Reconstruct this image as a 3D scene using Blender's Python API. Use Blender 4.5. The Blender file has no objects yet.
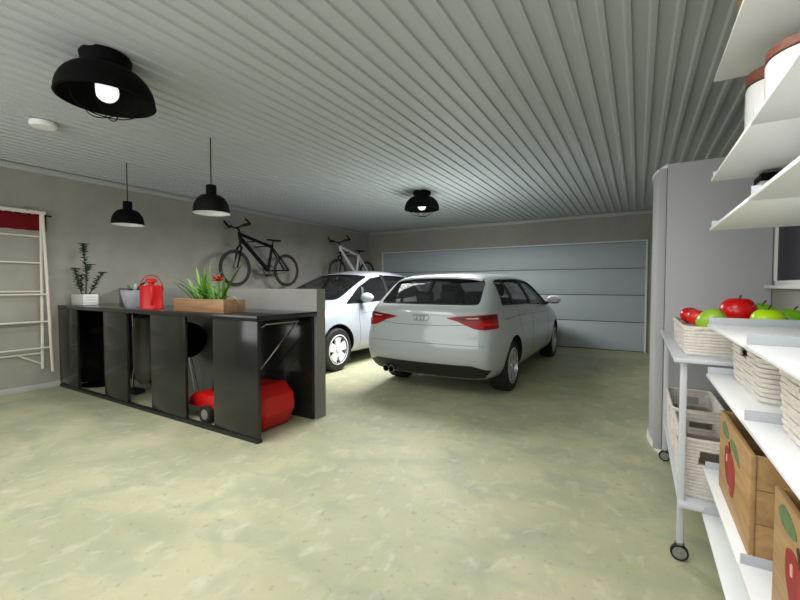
import bpy, bmesh, math, random
from mathutils import Vector, Matrix
from mathutils.bvhtree import BVHTree
random.seed(7)
SC = bpy.context.scene
COL = SC.collection
PI = math.pi

# ------------------------------------------------------------------ materials
def lin(c):
    return tuple(((v/255)/12.92 if v/255 <= 0.04045 else ((v/255+0.055)/1.055)**2.4) for v in c)
MATS = {}
def mat(name, rgb, rough=0.6, metal=0.0, spec=0.5, noise=None, bump=None, coat=0.0, alpha=None, emit=None, trans=0.0):
    """noise=(scale, amount, rgb2[, stretch]) blends a second colour; bump=(scale, strength)"""
    if name in MATS: return MATS[name]
    m = bpy.data.materials.new(name); m.use_nodes = True
    nt = m.node_tree; b = nt.nodes['Principled BSDF']
    c = lin(rgb)
    b.inputs['Base Color'].default_value = (*c, 1)
    b.inputs['Roughness'].default_value = rough
    b.inputs['Metallic'].default_value = metal
    b.inputs['Specular IOR Level'].default_value = spec
    b.inputs['Coat Weight'].default_value = coat
    b.inputs['Coat Roughness'].default_value = 0.06
    b.inputs['Transmission Weight'].default_value = trans
    if alpha is not None: b.inputs['Alpha'].default_value = alpha
    if emit:
        b.inputs['Emission Color'].default_value = (*lin(emit[0]), 1)
        b.inputs['Emission Strength'].default_value = emit[1]
    tc = None
    if noise or bump:
        tc = nt.nodes.new('ShaderNodeTexCoord'); mp = nt.nodes.new('ShaderNodeMapping')
        nt.links.new(tc.outputs['Object'], mp.inputs['Vector'])
        if noise and len(noise) > 3: mp.inputs['Scale'].default_value = noise[3]
    if noise:
        n = nt.nodes.new('ShaderNodeTexNoise'); n.inputs['Scale'].default_value = noise[0]
        n.inputs['Detail'].default_value = 6; n.inputs['Roughness'].default_value = 0.6
        nt.links.new(mp.outputs['Vector'], n.inputs['Vector'])
        r = nt.nodes.new('ShaderNodeMapRange'); r.inputs[1].default_value = 0.35; r.inputs[2].default_value = 0.68
        r.inputs[3].default_value = 0; r.inputs[4].default_value = noise[1]
        nt.links.new(n.outputs['Fac'], r.inputs[0])
        mx = nt.nodes.new('ShaderNodeMix'); mx.data_type = 'RGBA'
        mx.inputs[6].default_value = (*c, 1); mx.inputs[7].default_value = (*lin(noise[2]), 1)
        nt.links.new(r.outputs[0], mx.inputs[0]); nt.links.new(mx.outputs[2], b.inputs['Base Color'])
    if bump:
        n2 = nt.nodes.new('ShaderNodeTexNoise'); n2.inputs['Scale'].default_value = bump[0]; n2.inputs['Detail'].default_value = 4
        nt.links.new(mp.outputs['Vector'], n2.inputs['Vector'])
        bp = nt.nodes.new('ShaderNodeBump'); bp.inputs['Strength'].default_value = bump[1]; bp.inputs['Distance'].default_value = 0.01
        nt.links.new(n2.outputs['Fac'], bp.inputs['Height']); nt.links.new(bp.outputs['Normal'], b.inputs['Normal'])
    MATS[name] = m
    return m

def floor_material():
    m = bpy.data.materials.new('polished_concrete_floor'); m.use_nodes = True
    nt = m.node_tree; b = nt.nodes['Principled BSDF']; N = nt.nodes.new; L = nt.links.new
    tc = N('ShaderNodeTexCoord')
    def nz(scale, detail, lo, hi, stretch=(1, 1, 1)):
        mp = N('ShaderNodeMapping'); mp.inputs['Scale'].default_value = stretch
        L(tc.outputs['Object'], mp.inputs['Vector'])
        n = N('ShaderNodeTexNoise'); n.inputs['Scale'].default_value = scale; n.inputs['Detail'].default_value = detail
        n.inputs['Distortion'].default_value = 0.6
        L(mp.outputs['Vector'], n.inputs['Vector'])
        r = N('ShaderNodeMapRange'); r.inputs[1].default_value = lo; r.inputs[2].default_value = hi
        L(n.outputs['Fac'], r.inputs[0]); return r.outputs[0]
    def mix(f, a, bb):
        x = N('ShaderNodeMix'); x.data_type = 'RGBA'
        L(f, x.inputs[0])
        if isinstance(a, tuple): x.inputs[6].default_value = (*lin(a), 1)
        else: L(a, x.inputs[6])
        if isinstance(bb, tuple): x.inputs[7].default_value = (*lin(bb), 1)
        else: L(bb, x.inputs[7])
        return x.outputs[2]
    def scaled(f, k):
        q = N('ShaderNodeMath'); q.operation = 'MULTIPLY'; q.inputs[1].default_value = k; L(f, q.inputs[0]); return q.outputs[0]
    c1 = mix(nz(1.1, 9, .38, .62), (164, 164, 134), (182, 180, 147))
    c2 = mix(scaled(nz(2.9, 10, .48, .66, (1, 1.6, 1)), .5), c1, (146, 153, 132))
    c3 = mix(scaled(nz(7, 9, .55, .72, (1.5, 1, 1)), .5), c2, (200, 198, 176))
    c4 = mix(scaled(nz(26, 4, .62, .72), .4), c3, (140, 112, 94))
    L(c4, b.inputs['Base Color'])
    b.inputs['Roughness'].default_value = 0.55; b.inputs['Specular IOR Level'].default_value = 0.25
    return m

def wood_material(name, c1, c2, axis=0, scale=6.0):
    m = bpy.data.materials.new(name); m.use_nodes = True
    nt = m.node_tree; b = nt.nodes['Principled BSDF']; N = nt.nodes.new; L = nt.links.new
    tc = N('ShaderNodeTexCoord'); mp = N('ShaderNodeMapping')
    s = [scale*3]*3; s[axis] = scale*0.25
    mp.inputs['Scale'].default_value = s
    L(tc.outputs['Object'], mp.inputs['Vector'])
    n = N('ShaderNodeTexNoise'); n.inputs['Scale'].default_value = 1.6; n.inputs['Detail'].default_value = 6; n.inputs['Distortion'].default_value = 1.2
    L(mp.outputs['Vector'], n.inputs['Vector'])
    r = N('ShaderNodeMapRange'); r.inputs[1].default_value = .3; r.inputs[2].default_value = .7
    L(n.outputs['Fac'], r.inputs[0])
    x = N('ShaderNodeMix'); x.data_type = 'RGBA'; x.inputs[6].default_value = (*lin(c1), 1); x.inputs[7].default_value = (*lin(c2), 1)
    L(r.outputs[0], x.inputs[0]); L(x.outputs[2], b.inputs['Base Color'])
    b.inputs['Roughness'].default_value = 0.6
    MATS[name] = m
    return m

M_FLOOR = floor_material()
M_WALL = mat('concrete_wall', (150, 149, 139), .85, noise=(1.3, .9, (168, 166, 154)), bump=(14, .08))
M_PART = mat('partition_concrete', (130, 129, 123), .85, noise=(2.2, .8, (117, 116, 110)), bump=(20, .08))
M_CEIL = mat('corrugated_ceiling_metal', (184, 189, 188), .5, spec=.3)
M_TRIM = mat('grey_trim', (178, 178, 176), .5)
M_DOOR = mat('garage_door_paint', (164, 174, 178), .5, noise=(3, .3, (156, 166, 170)))
M_DOORFR = mat('garage_door_frame', (208, 214, 214), .4)
M_BLACK = mat('black_lamp_metal', (4, 4, 4), .75, spec=.12)
M_GLOSS = mat('glossy_black_panel', (31, 32, 30), .16, spec=.5)
M_WHITE = mat('white_paint', (236, 236, 234), .4)
M_SHELF = mat('white_shelf_metal', (238, 239, 238), .35)
M_LIP = mat('grey_shelf_lip', (172, 176, 180), .45)
M_CAB = mat('grey_cabinet_panel', (178, 178, 181), .5)
M_CABD = mat('dark_cabinet_groove', (70, 70, 74), .5)
M_STEEL = mat('brushed_steel', (170, 174, 178), .3, metal=.9)
M_CHROME = mat('chrome', (210, 212, 214), .12, metal=1)
M_TROL = mat('trolley_grey_metal', (196, 199, 202), .4, metal=.0)
M_RUB = mat('black_rubber', (22, 22, 22), .75)
M_PAINT1 = mat('silver_white_car_paint', (168, 175, 176), .28, spec=.5, coat=.7)
M_PAINT2 = mat('white_car_paint', (160, 166, 174), .3, spec=.5, coat=.6)
M_TRIMBLK = mat('black_plastic', (26, 27, 27), .5)
M_INT = mat('dark_car_interior', (62, 62, 62), .8)
M_GLASS = mat('tinted_car_glass', (30, 33, 33), .05, alpha=.36, spec=.15)
M_RED = mat('red_enamel', (184, 14, 14), .4)
M_REDLAMP = mat('red_lamp_lens', (150, 6, 9), .3, spec=.3)
M_REDLAMPD = mat('dark_red_lamp_lens', (84, 8, 10), .3, spec=.3)
M_LENSW = mat('clear_lamp_lens', (206, 140, 132), .15)
M_ALLOY = mat('alloy_rim', (200, 203, 206), .3, metal=.35)
M_ALLOYW = mat('white_alloy_rim', (226, 228, 230), .35)
M_HUB = mat('dark_hub', (42, 42, 44), .6)
M_BULB = mat('frosted_bulb_glass', (240, 240, 240), .2, emit=((255, 255, 250), .6))
M_WICK = mat('whitewashed_wicker', (218, 212, 203), .8, noise=(30, .8, (198, 189, 178)))
M_WICKD = mat('wicker_lining', (196, 188, 176), .9)
M_GREEN = mat('dark_green_leaf', (38, 66, 30), .5, noise=(12, .7, (58, 92, 40)))
M_GRASS = mat('fresh_green_blade', (66, 112, 26), .5, noise=(8, .8, (104, 152, 44)))
M_STEM = mat('brown_green_stem', (64, 66, 38), .7)
M_SOIL = mat('dark_soil', (44, 36, 28), .95)
M_RACK = mat('pale_painted_wood', (222, 212, 200), .6)
M_CLOTH = mat('deep_red_cloth', (150, 18, 30), .9, noise=(40, .4, (122, 14, 26)))
M_WOOD = wood_material('planter_wood', (146, 112, 78), (118, 86, 56), 0, 5)
M_CRATE = wood_material('crate_wood', (184, 148, 100), (156, 118, 74), 1, 5)
M_CARD = mat('cardboard', (206, 172, 128), .8)
M_COPPER = wood_material('brown_lid', (114, 66, 46), (88, 46, 32), 0, 12)
M_CERAM = mat('white_ceramic', (212, 211, 208), .3)
M_POT = mat('grey_mottled_pot', (176, 178, 184), .5, noise=(9, .9, (140, 142, 150), (1, 1, .3)))
M_PANE = mat('dark_window_glass', (34, 34, 40), .5, spec=.2, noise=(3, .5, (64, 62, 70), (1, 2, .6)))
M_PAINTR = mat('painted_red', (150, 44, 34), .7, noise=(18, .6, (140, 28, 26)))
M_PAINTG = mat('painted_green', (78, 104, 62), .7, noise=(18, .8, (120, 136, 92)))
M_PAINTD = mat('painted_dark_stem', (58, 44, 30), .7)
M_BIKEW = mat('white_bike_paint', (236, 236, 236), .35)
M_BIKEB = mat('black_bike_paint', (8, 8, 8), .6, spec=.2)
M_TYRE = mat('grey_black_tyre', (48, 48, 48), .8)
M_GREYB = mat('grey_plastic', (120, 118, 112), .5)

# ------------------------------------------------------------------ mesh builder
class MB:
    def __init__(s): s.bm = bmesh.new()
    def _add(s, vs, fs):
        b = [s.bm.verts.new(v) for v in vs]
        out = []
        for f in fs:
            try: out.append(s.bm.faces.new([b[i] for i in f]))
            except ValueError: pass
        return b
    def box(s, x0, x1, y0, y1, z0, z1, bev=0, seg=2):
        b = s._add([(x0,y0,z0),(x1,y0,z0),(x1,y1,z0),(x0,y1,z0),(x0,y0,z1),(x1,y0,z1),(x1,y1,z1),(x0,y1,z1)],
               [(3,2,1,0),(4,5,6,7),(0,1,5,4),(1,2,6,5),(2,3,7,6),(3,0,4,7)])
        if bev:
            ed = {e for v in b for e in v.link_edges}
            bmesh.ops.bevel(s.bm, geom=list(ed), offset=bev, segments=seg, affect='EDGES', profile=.5)
        return s
    def prism(s, pts, axis, a, b, bev=0):
        """pts 2D polygon in the two other axes (order x,y,z without axis) extruded from a to b"""
        def P(p, t):
            return {0: (t, p[0], p[1]), 1: (p[0], t, p[1]), 2: (p[0], p[1], t)}[axis]
        n = len(pts)
        vs = [P(p, a) for p in pts] + [P(p, b) for p in pts]
        fs = [tuple(range(n))[::-1], tuple(range(n, 2*n))] + [(i, (i+1) % n, n+(i+1) % n, n+i) for i in range(n)]
        v = s._add(vs, fs)
        if bev:
            ed = {e for q in v for e in q.link_edges}
            bmesh.ops.bevel(s.bm, geom=list(ed), offset=bev, segments=2, affect='EDGES', profile=.5)
        return s
    def lathe(s, prof, c=(0,0,0), n=32, axis=2, a0=0, a1=2*PI):
        """prof: list of (r, h)"""
        full = abs(a1-a0-2*PI) < 1e-6
        m = n if full else n+1
        rows = []
        for r, h in prof:
            row = []
            if r < 1e-6:
                row = [s.bm.verts.new(Vector(c)+s._ax(axis, 0, 0, h))]
            else:
                for k in range(m):
                    t = a0+(a1-a0)*k/n
                    row.append(s.bm.verts.new(Vector(c)+s._ax(axis, r*math.cos(t), r*math.sin(t), h)))
            rows.append(row)
        for A, B in zip(rows, rows[1:]):
            for k in range(n if full else n):
                k2 = (k+1) % m if full else k+1
                if len(A) == 1 and len(B) == 1: continue
                if len(A) == 1: f = (A[0], B[k2], B[k])
                elif len(B) == 1: f = (A[k], A[k2], B[0])
                else: f = (A[k], A[k2], B[k2], B[k])
                try: s.bm.faces.new(f)
                except ValueError: pass
        return s
    def _ax(s, axis, a, b, h):
        return Vector({2: (a, b, h), 1: (a, h, b), 0: (h, a, b)}[axis])
    def tube(s, pts, r, n=8, closed=False, caps=True, flat=1.0):
        pts = [Vector(p) for p in pts]
        N = len(pts); rr = r if isinstance(r, (list, tuple)) else [r]*N
        rings = []; up = None
        for i, p in enumerate(pts):
            if closed: t = pts[(i+1) % N]-pts[i-1]
            else: t = pts[min(i+1, N-1)]-pts[max(i-1, 0)]
            t.normalize()
            if up is None:
                up = Vector((0,0,1)) if abs(t.z) < .9 else Vector((1,0,0))
            a = t.cross(up)
            if a.length < 1e-4: a = t.cross(Vector((0.3,1,0)))
            a.normalize(); b = a.cross(t).normalized(); up = b
            rings.append([s.bm.verts.new(p+rr[i]*(math.cos(2*PI*k/n)*a*flat+math.sin(2*PI*k/n)*b)) for k in range(n)])
        for i in range(N if closed else N-1):
            A, B = rings[i], rings[(i+1) % N]
            for k in range(n):
                s.bm.faces.new((A[k], A[(k+1) % n], B[(k+1) % n], B[k]))
        if caps and not closed:
            s.bm.faces.new(rings[0]); s.bm.faces.new(rings[-1][::-1])
        return s
    def ell(s, c, rx, ry=None, rz=None, n=20, m=12):
        ry = rx if ry is None else ry; rz = rx if rz is None else rz
        mtx = Matrix.Translation(c) @ Matrix.Diagonal((rx, ry, rz, 1))
        bmesh.ops.create_uvsphere(s.bm, u_segments=n, v_segments=m, radius=1, matrix=mtx)
        return s
    def ribbon(s, pts, widths, side):
        """leaf blade along pts, widths per point, side direction vector"""
        side = Vector(side).normalized(); L = []; R = []; C = []
        for p, w in zip(pts, widths):
            p = Vector(p); t = side*w
            L.append(s.bm.verts.new(p-t)); C.append(s.bm.verts.new(p-Vector((0,0,w*.35)))); R.append(s.bm.verts.new(p+t))
        for i in range(len(pts)-1):
            s.bm.faces.new((L[i], C[i], C[i+1], L[i+1])); s.bm.faces.new((C[i], R[i], R[i+1], C[i+1]))
        return s
    def xform(s, mtx):
        bmesh.ops.transform(s.bm, matrix=mtx, verts=s.bm.verts); return s
    def build(s, name, m, parent=None, smooth=35, loc=None, recalc=True, props=None):
        if recalc: bmesh.ops.recalc_face_normals(s.bm, faces=s.bm.faces)
        me = bpy.data.meshes.new(name); s.bm.to_mesh(me); s.bm.free()
        for mm in (m if isinstance(m, (list, tuple)) else [m]): me.materials.append(mm)
        if smooth:
            for p in me.polygons: p.use_smooth = True
            me.set_sharp_from_angle(angle=math.radians(smooth))
        o = bpy.data.objects.new(name, me); COL.objects.link(o)
        if parent is not None: o.parent = parent
        if loc is not None: o.location = loc
        return o

def tag(o, label=None, cat=None, group=None, kind=None):
    if label: o['label'] = label
    if cat: o['category'] = cat
    if group: o['group'] = group
    if kind: o['kind'] = kind
    return o
def thing(name, label, cat, loc=(0,0,0), rz=0, group=None):
    o = bpy.data.objects.new(name, None); COL.objects.link(o)
    o.empty_display_size = .1
    o.location = loc; o.rotation_euler = (0, 0, rz)
    return tag(o, label, cat, group)
def struct(o): o['kind'] = 'structure'; return o
def copy_tree(o, parent=None):
    c = o.copy(); COL.objects.link(c)
    if parent is not None: c.parent = parent
    for ch in list(o.children): copy_tree(ch, c)
    return c

# ------------------------------------------------------------------ room
WX, WY, RX, FY, CZ = -6.55, 9.33, 0.80, -0.9, 2.82
struct(MB().box(WX-.1, RX+.1, FY-.1, WY+.1, -.1, 0).build('floor', M_FLOOR, smooth=0))
struct(MB().box(WX-.12, WX, FY-.12, WY+.12, 0, CZ+.1).build('wall_left', M_WALL, smooth=0))
struct(MB().box(WX, RX+.12, WY, WY+.12, 0, CZ+.1).build('wall_back', M_WALL, smooth=0))
# right wall with the window opening
WY0, WY1, WZ0, WZ1 = 2.55, 3.655, 1.325, 2.15
b = MB()
b.box(RX, RX+.12, FY, WY0, 0, CZ+.1); b.box(RX, RX+.12, WY1, WY, 0, CZ+.1)
b.box(RX, RX+.12, WY0, WY1, 0, WZ0); b.box(RX, RX+.12, WY0, WY1, WZ1, CZ+.1)
struct(b.build('wall_right', M_WALL, smooth=0))
# corrugated ceiling: ribs along y
b = MB(); p = .1247; x = -.133-.0623; k0 = int((WX-x)/p)-1; pts = []
for k in range(k0, int((RX-x)/p)+2):
    xx = x+k*p
    pts += [(xx-.032, CZ), (xx-.018, CZ-.016), (xx+.010, CZ-.016), (xx+.016, CZ)]
lo = [b.bm.verts.new((px, FY-.1, pz)) for px, pz in pts]; hi = [b.bm.verts.new((px, WY+.1, pz)) for px, pz in pts]
for i in range(len(pts)-1): b.bm.faces.new((lo[i], lo[i+1], hi[i+1], hi[i]))
b.box(pts[0][0], pts[-1][0], FY-.1, WY+.1, CZ+.02, CZ+.08)
struct(b.build('ceiling', M_CEIL, smooth=0))
def trim(name, *a):
    return struct(MB().box(*a, bev=.006).build(name, M_TRIM, smooth=30))
trim('trim_1', WX, WX+.045, FY, WY, CZ-.085, CZ-.015)
trim('trim_2', WX, RX, WY-.045, WY, CZ-.085, CZ-.015)
trim('baseboard_left', WX, WX+.018, FY, WY, 0, .075)
# half-height partition behind the counter
struct(MB().box(WX, -2.72, 2.99, 3.115, 0, 1.29).build('wall_partition', M_PART, smooth=0))
# front wall behind the camera, with a wide unseen window added for fill light
b = MB()
FX0, FX1, FZ0, FZ1 = -6.0, .2, 1.0, 2.5
b.box(WX, FX0, FY-.12, FY, 0, CZ+.1); b.box(FX1, RX, FY-.12, FY, 0, CZ+.1)
b.box(FX0, FX1, FY-.12, FY, 0, FZ0); b.box(FX0, FX1, FY-.12, FY, FZ1, CZ+.1)
struct(b.build('wall_front', M_WALL, smooth=0))
b = MB()
for i in range(5):
    xx = FX0+(FX1-FX0)*i/4; b.box(xx-.03, xx+.03, FY-.09, FY-.03, FZ0, FZ1)
b.box(FX0, FX1, FY-.09, FY-.03, FZ0, FZ0+.05); b.box(FX0, FX1, FY-.09, FY-.03, FZ1-.05, FZ1)
struct(b.build('added_window_2', M_WHITE, smooth=0))
# window on the right wall
w = struct(MB().box(RX+.004, RX+.02, WY0, WY1, WZ0, WZ1).build('window_1', M_PANE, smooth=0))
b = MB()
for a0, a1, c0, c1 in ((WY0, WY0+.04, WZ0, WZ1), (WY1-.025, WY1, WZ0, WZ1), (WY0, WY1, WZ0, WZ0+.03), (WY0, WY1, WZ1-.03, WZ1)):
    b.box(RX-.010, RX+.003, a0, a1, c0, c1)
b.build('window_frame', M_WHITE, w, smooth=0)
MB().box(RX-.055, RX+.003, WY0-.05, WY1+.025, WZ0-.022, WZ0, bev=.004).build('window_sill', M_WHITE, w)
# garage door
DX0, DX1 = -6.03, .115
door = bpy.data.objects.new('door_1', None); COL.objects.link(door); door.location = (0, WY, 0); struct(door)
zs = [.01, .59, 1.135, 1.675, 2.2]
for z0, z1 in zip(zs, zs[1:]):
    b = MB(); b.box(DX0, DX1, -.04, -.001, z0+.006, z1-.006, bev=.01)
    b.build('door_panel', M_DOOR, door)
b = MB(); b.box(DX0, DX1, -.02, -.001, 0.0, 2.2); b.build('door_seal', M_CABD, door, smooth=0)
b = MB(); b.box(DX1, DX1+.03, -.055, -.001, 0, 2.23); b.box(DX0-.03, DX0, -.055, -.001, 0, 2.23); b.box(DX0-.03, DX1+.03, -.05, -.001, 2.205, 2.23)
b.build('door_frame', M_DOORFR, door, smooth=0)

# ------------------------------------------------------------------ lamps
def flush_lamp(loc, label):
    t = thing('ceiling_lamp', label, 'ceiling lamp', loc, group='black caged ceiling lamps')
    MB().lathe([(0,.0),(.135,0),(.145,-.015),(.14,-.045),(.118,-.075),(.115,-.10),(.105,-.10),(.0,-.09)], n=40).build('mount', M_BLACK, t)
    prof = []
    for k in range(13):
        a = k/12*PI/2; prof.append((.10+.175*math.sin(a), -.085-.20*(1-math.cos(a))))
    inner = [(r-.012, z-.006) for r, z in prof[::-1]]
    MB().lathe(prof+[(.278,-.288)]+inner, n=48).build('shade', M_BLACK, t)
    MB().lathe([(.0,-.09),(.055,-.09),(.055,-.17),(.0,-.17)], n=24).build('socket', M_BLACK, t)
    MB().ell((0,0,-.225), .068, .068, .072).build('bulb', M_BULB, t)
    b = MB()
    for k in range(3):
        a = k*PI/3+.3; pts = []
        for q in range(15):
            u = q/14*PI
            pts.append((.19*math.cos(u)*math.cos(a), .19*math.cos(u)*math.sin(a), -.27-.125*math.sin(u)**.8))
        b.tube(pts, .0035, 6)
    b.build('cage', M_BLACK, t)
    return t
flush_lamp((-3.015, 1.332, CZ-.002), 'large black caged flush ceiling lamp nearest the camera, above the counter end')
flush_lamp((-2.98, 5.72, CZ-.002), 'black caged flush ceiling lamp above the silver hatchback, seen small')
flush_lamp((-.35, .95, CZ-.002), 'added black caged flush ceiling lamp, out of view, lighting the white shelving')  # unseen lamp added to brighten the shelves
def pendant(loc, label):
    t = thing('pendant_lamp', label, 'pendant lamp', loc, group='black pendants over the counter')
    MB().tube([(0,0,CZ-loc[2]), (0,0,-.02)], .0055, 8).build('cord', M_BLACK, t)
    prof = [(0,0),(.045,-.0),(.05,-.006),(.05,-.085),(.058,-.10)]
    for k in range(1, 10):
        a = k/9*PI/2; prof.append((.058+.115*math.sin(a), -.10-.17*(1-math.cos(a))))
    prof += [(.18,-.285)]
    MB().lathe(prof, n=48).build('shade', M_BLACK, t)
    MB().lathe([(.177,-.284)]+[(r-.006, z-.002) for r, z in prof[:4:-1]][1:]+[(.0,-.11)], n=48).build('shade_lining', M_WHITE, t)
    MB().ell((0,0,-.20), .05).build('bulb', M_BULB, t)
pendant((-5.40, 2.58, 2.352), 'black bell pendant lamp over the boxed succulent, the left one')
pendant((-3.755, 2.58, 2.343), 'black bell pendant lamp over the wooden planter, the right one')
tag(MB().lathe([(0,0),(.098,0),(.10,-.012),(.10,-.03),(.088,-.042),(.0,-.045)], n=40).build('smoke_detector', M_WHITE, loc=(-4.66, 1.54, CZ-.023)),
    'round white smoke detector on the corrugated ceiling', 'smoke detector')

# ------------------------------------------------------------------ counter
t = thing('counter', 'long glossy black counter with open bays in front of the low concrete wall', 'counter', (0, 0, 0))
CX0, CX1, CY0, CY1, CH = WX+.002, -2.71, 2.26, 2.985, 1.07
MB().box(CX0, CX1, CY0-.004, CY1, CH-.045, CH, bev=.003).build('worktop', M_GLOSS, t)
for x0, x1 in ((CX0, -6.02), (-5.335, -4.815), (-4.335, -3.735), (-3.30, CX1)):
    MB().box(x0, x1, CY0, CY0+.03, .035, CH-.046, bev=.002).build('front_panel', M_GLOSS, t)
MB().box(CX0, CX1, CY0-.012, CY0+.04, 0, .034, bev=.003).build('plinth', M_TRIMBLK, t)
MB().box(CX0, CX0+.03, CY0+.031, CY1, 0, CH-.046, bev=.002).build('side_panel', M_GLOSS, t)
for x0, x1 in ((CX0+.031, -5.0), (-4.0, -2.75)):
    MB().box(x0, x1, CY1-.03, CY1, 0.0, CH-.046, bev=.002).build('back_panel', M_GLOSS, t)

# ------------------------------------------------------------------ things under the counter
# mower
t = thing('lawn_mower', 'red lawn mower with angular grass box under the open right end of the counter', 'lawn mower', (-3.45, 2.62, 0))
b = MB(); b.prism([(-.46,.12),(-.44,.20),(-.34,.265),(.10,.265),(.18,.24),(.18,.12)], 1, -.235, .235, bev=.02); b.build('deck', M_RED, t)
b = MB(); b.lathe([(0,.255),(.14,.255),(.15,.30),(.13,.38),(.06,.41),(0,.41)], c=(-.14,0,0), n=24); b.build('engine', M_TRIMBLK, t)
for x, r in ((-.11,.085), (.24,.095)):
    for s in (-1, 1):
        o = MB().lathe([(.0,-.022),(r*.6,-.022),(r*.95,-.026),(r,-.012),(r,.012),(r*.95,.026),(r*.6,.022),(0,.022)], axis=1, n=32).build('wheel', M_RUB, t, loc=(x, s*.262, r))
        MB().lathe([(0,-.03),(r*.55,-.027),(r*.6,-.022),(r*.6,.022),(r*.55,.027),(0,.03)], axis=1, n=24).build('hub', M_GREYB, o)
b = MB(); pr = [(.20,.08),(.24,.03),(.58,.03),(.655,.17),(.64,.32),(.53,.41),(.24,.39),(.20,.31)]
b.prism(pr, 1, -.19, .13)
outer = [b.bm.verts.new((.42+(x-.42)*.74, .20, .22+(z-.22)*.72)) for x, z in pr]; outer2 = [b.bm.verts.new((.42+(x-.42)*.74, -.26, .22+(z-.22)*.72)) for x, z in pr]
b.bm.faces.new(outer); b.bm.faces.new(outer2)
b.bm.verts.ensure_lookup_table()
b0 = b.bm.verts[0:8]; b1 = b.bm.verts[8:16]; n = 8
for i in range(8):
    b.bm.faces.new((b1[i], b1[(i+1) % n], outer[(i+1) % n], outer[i])); b.bm.faces.new((b0[i], b0[(i+1) % n], outer2[(i+1) % n], outer2[i]))
b.build('grass_box', M_RED, t, smooth=0)
b = MB()
for s in (-1, 1): b.tube([(-.06,s*.20,.24),(.10,s*.205,.45),(.62,s*.21,.965)], .009, 10)
b.tube([(.62,-.21,.965),(.645,-.20,.985),(.645,.20,.985),(.62,.21,.965)], .011, 10)
b.build('handle', M_CHROME, t)
# kettle grill
t = thing('kettle_grill', 'black round kettle barbecue on thin legs in the third counter bay', 'barbecue', (-4.47, 2.70, 0))
prof = [(0,.50)]+[(.235*math.cos(a), .70+.21*math.sin(a)) for a in [(-80+k*10)*PI/180 for k in range(9)]]+[(.24,.705)]
MB().lathe(prof, n=40).build('bowl', M_BLACK, t)
MB().lathe([(.24,.71)]+[(.235*math.cos(a), .71+.20*math.sin(a)) for a in [k*10*PI/180 for k in range(1, 9)]]+[(0,.912)], n=40).build('lid', M_BLACK, t)
for k in range(3):
    a = k*2*PI/3-.1; c, s = math.cos(a), math.sin(a)
    MB().tube([(.10*c,.10*s,.54),(.27*c,.27*s,.0)], .008, 8).build('leg', M_STEEL, t)
MB().tube([(-.05,0,.91),(-.04,0,.955),(.04,0,.955),(.05,0,.91)], .008, 8).build('lid_handle', M_STEEL, t)
# upright cleaner
t = thing('upright_cleaner', 'grey upright cleaner with chrome tube and flat dark foot in the second counter bay', 'vacuum cleaner', (-5.32, 2.61, 0))
MB().box(-.17,.12,-.09,.03,.0,.06,bev=.018).build('floor_head', M_TRIMBLK, t)
MB().lathe([(0,.10),(.05,.10),(.09,.17),(.115,.30),(.12,.75),(.10,.92),(.05,.96),(0,.96)], c=(.02,.07,0), n=28).build('body', M_GREYB, t)
MB().tube([(-.08,-.02,.05),(-.115,.02,.30),(-.115,.02,.96)], .012, 10).build('tube', M_CHROME, t)
MB().tube([(-.115,.02,.60),(-.06,.04,.62),(.0,.06,.60)], .02, 8).build('clamp', M_TRIMBLK, t)
# black box
t = thing('storage_box', 'black storage box with a pale handle behind the upright cleaner', 'box', (-5.28, 2.865, 0))
MB().box(-.25,.33,-.005,.08,.02,.90,bev=.012).build('body', M_BLACK, t)
MB().box(-.24,.32,.0,.075,.0,.02).build('foot', M_RUB, t)
MB().tube([(.02,-.005,.62),(.02,-.03,.62),(.16,-.03,.62),(.16,-.005,.62)], .012, 8).build('handle', M_WHITE, t)
# stool
t = thing('bar_stool', 'black stool with a wide round foot in the leftmost counter bay', 'stool', (-6.22, 2.62, 0))
MB().lathe([(0,0),(.24,0),(.24,.012),(.20,.025),(.04,.04),(0,.04)], n=40).build('base', M_BLACK, t)
MB().lathe([(0,.04),(.03,.04),(.03,.70),(0,.70)], n=20).build('post', M_BLACK, t)
MB().lathe([(0,.69),(.17,.69),(.185,.72),(.185,.77),(.16,.79),(0,.79)], n=36).build('seat', M_BLACK, t)

# ------------------------------------------------------------------ on the counter
def leaf(b, base, direction, length, width, droop=.3, n=6, up=Vector((0,0,1))):
    d = Vector(direction).normalized(); side = d.cross(up)
    if side.length < 1e-3: side = Vector((1,0,0))
    pts = []; ws = []
    for k in range(n+1):
        u = k/n
        pts.append(Vector(base)+d*length*u-up*droop*length*u*u); ws.append(width*math.sin(PI*min(.97, .12+.88*u))**.8+.0004)
    b.ribbon(pts, ws, side)
PY = 2.46
t = thing('potted_succulent', 'tall dark jade plant in a low white ribbed box on the left counter end', 'potted plant', (-6.29, PY, CH)); t.scale = (1.14,)*3
b = MB(); b.box(-.15,.15,-.075,.075,0,.125,bev=.008)
for z in (.03,.06,.09): b.box(-.152,.152,-.077,.077,z,z+.018,bev=.004)
pot = b.build('planter', M_CERAM, t)
MB().box(-.138,.138,-.063,.063,.12,.128).build('soil', M_SOIL, pot, smooth=0)
rng = random.Random(3)
stems = [([(.03,0,.12),(.035,.01,.35),(.01,0,.60),(-.01,.005,.70)], .010), ([(-.09,.01,.12),(-.12,-.02,.28),(-.15,-.03,.42)], .008), ([(-.01,-.02,.12),(-.04,-.02,.22),(-.05,-.01,.34)], .007),
         ([(.10,.0,.12),(.15,.03,.20),(.17,.06,.29),(.21,.10,.37)], .007), ([(.034,.01,.38),(.07,.02,.42),(.10,.02,.46)], .006)]
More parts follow.
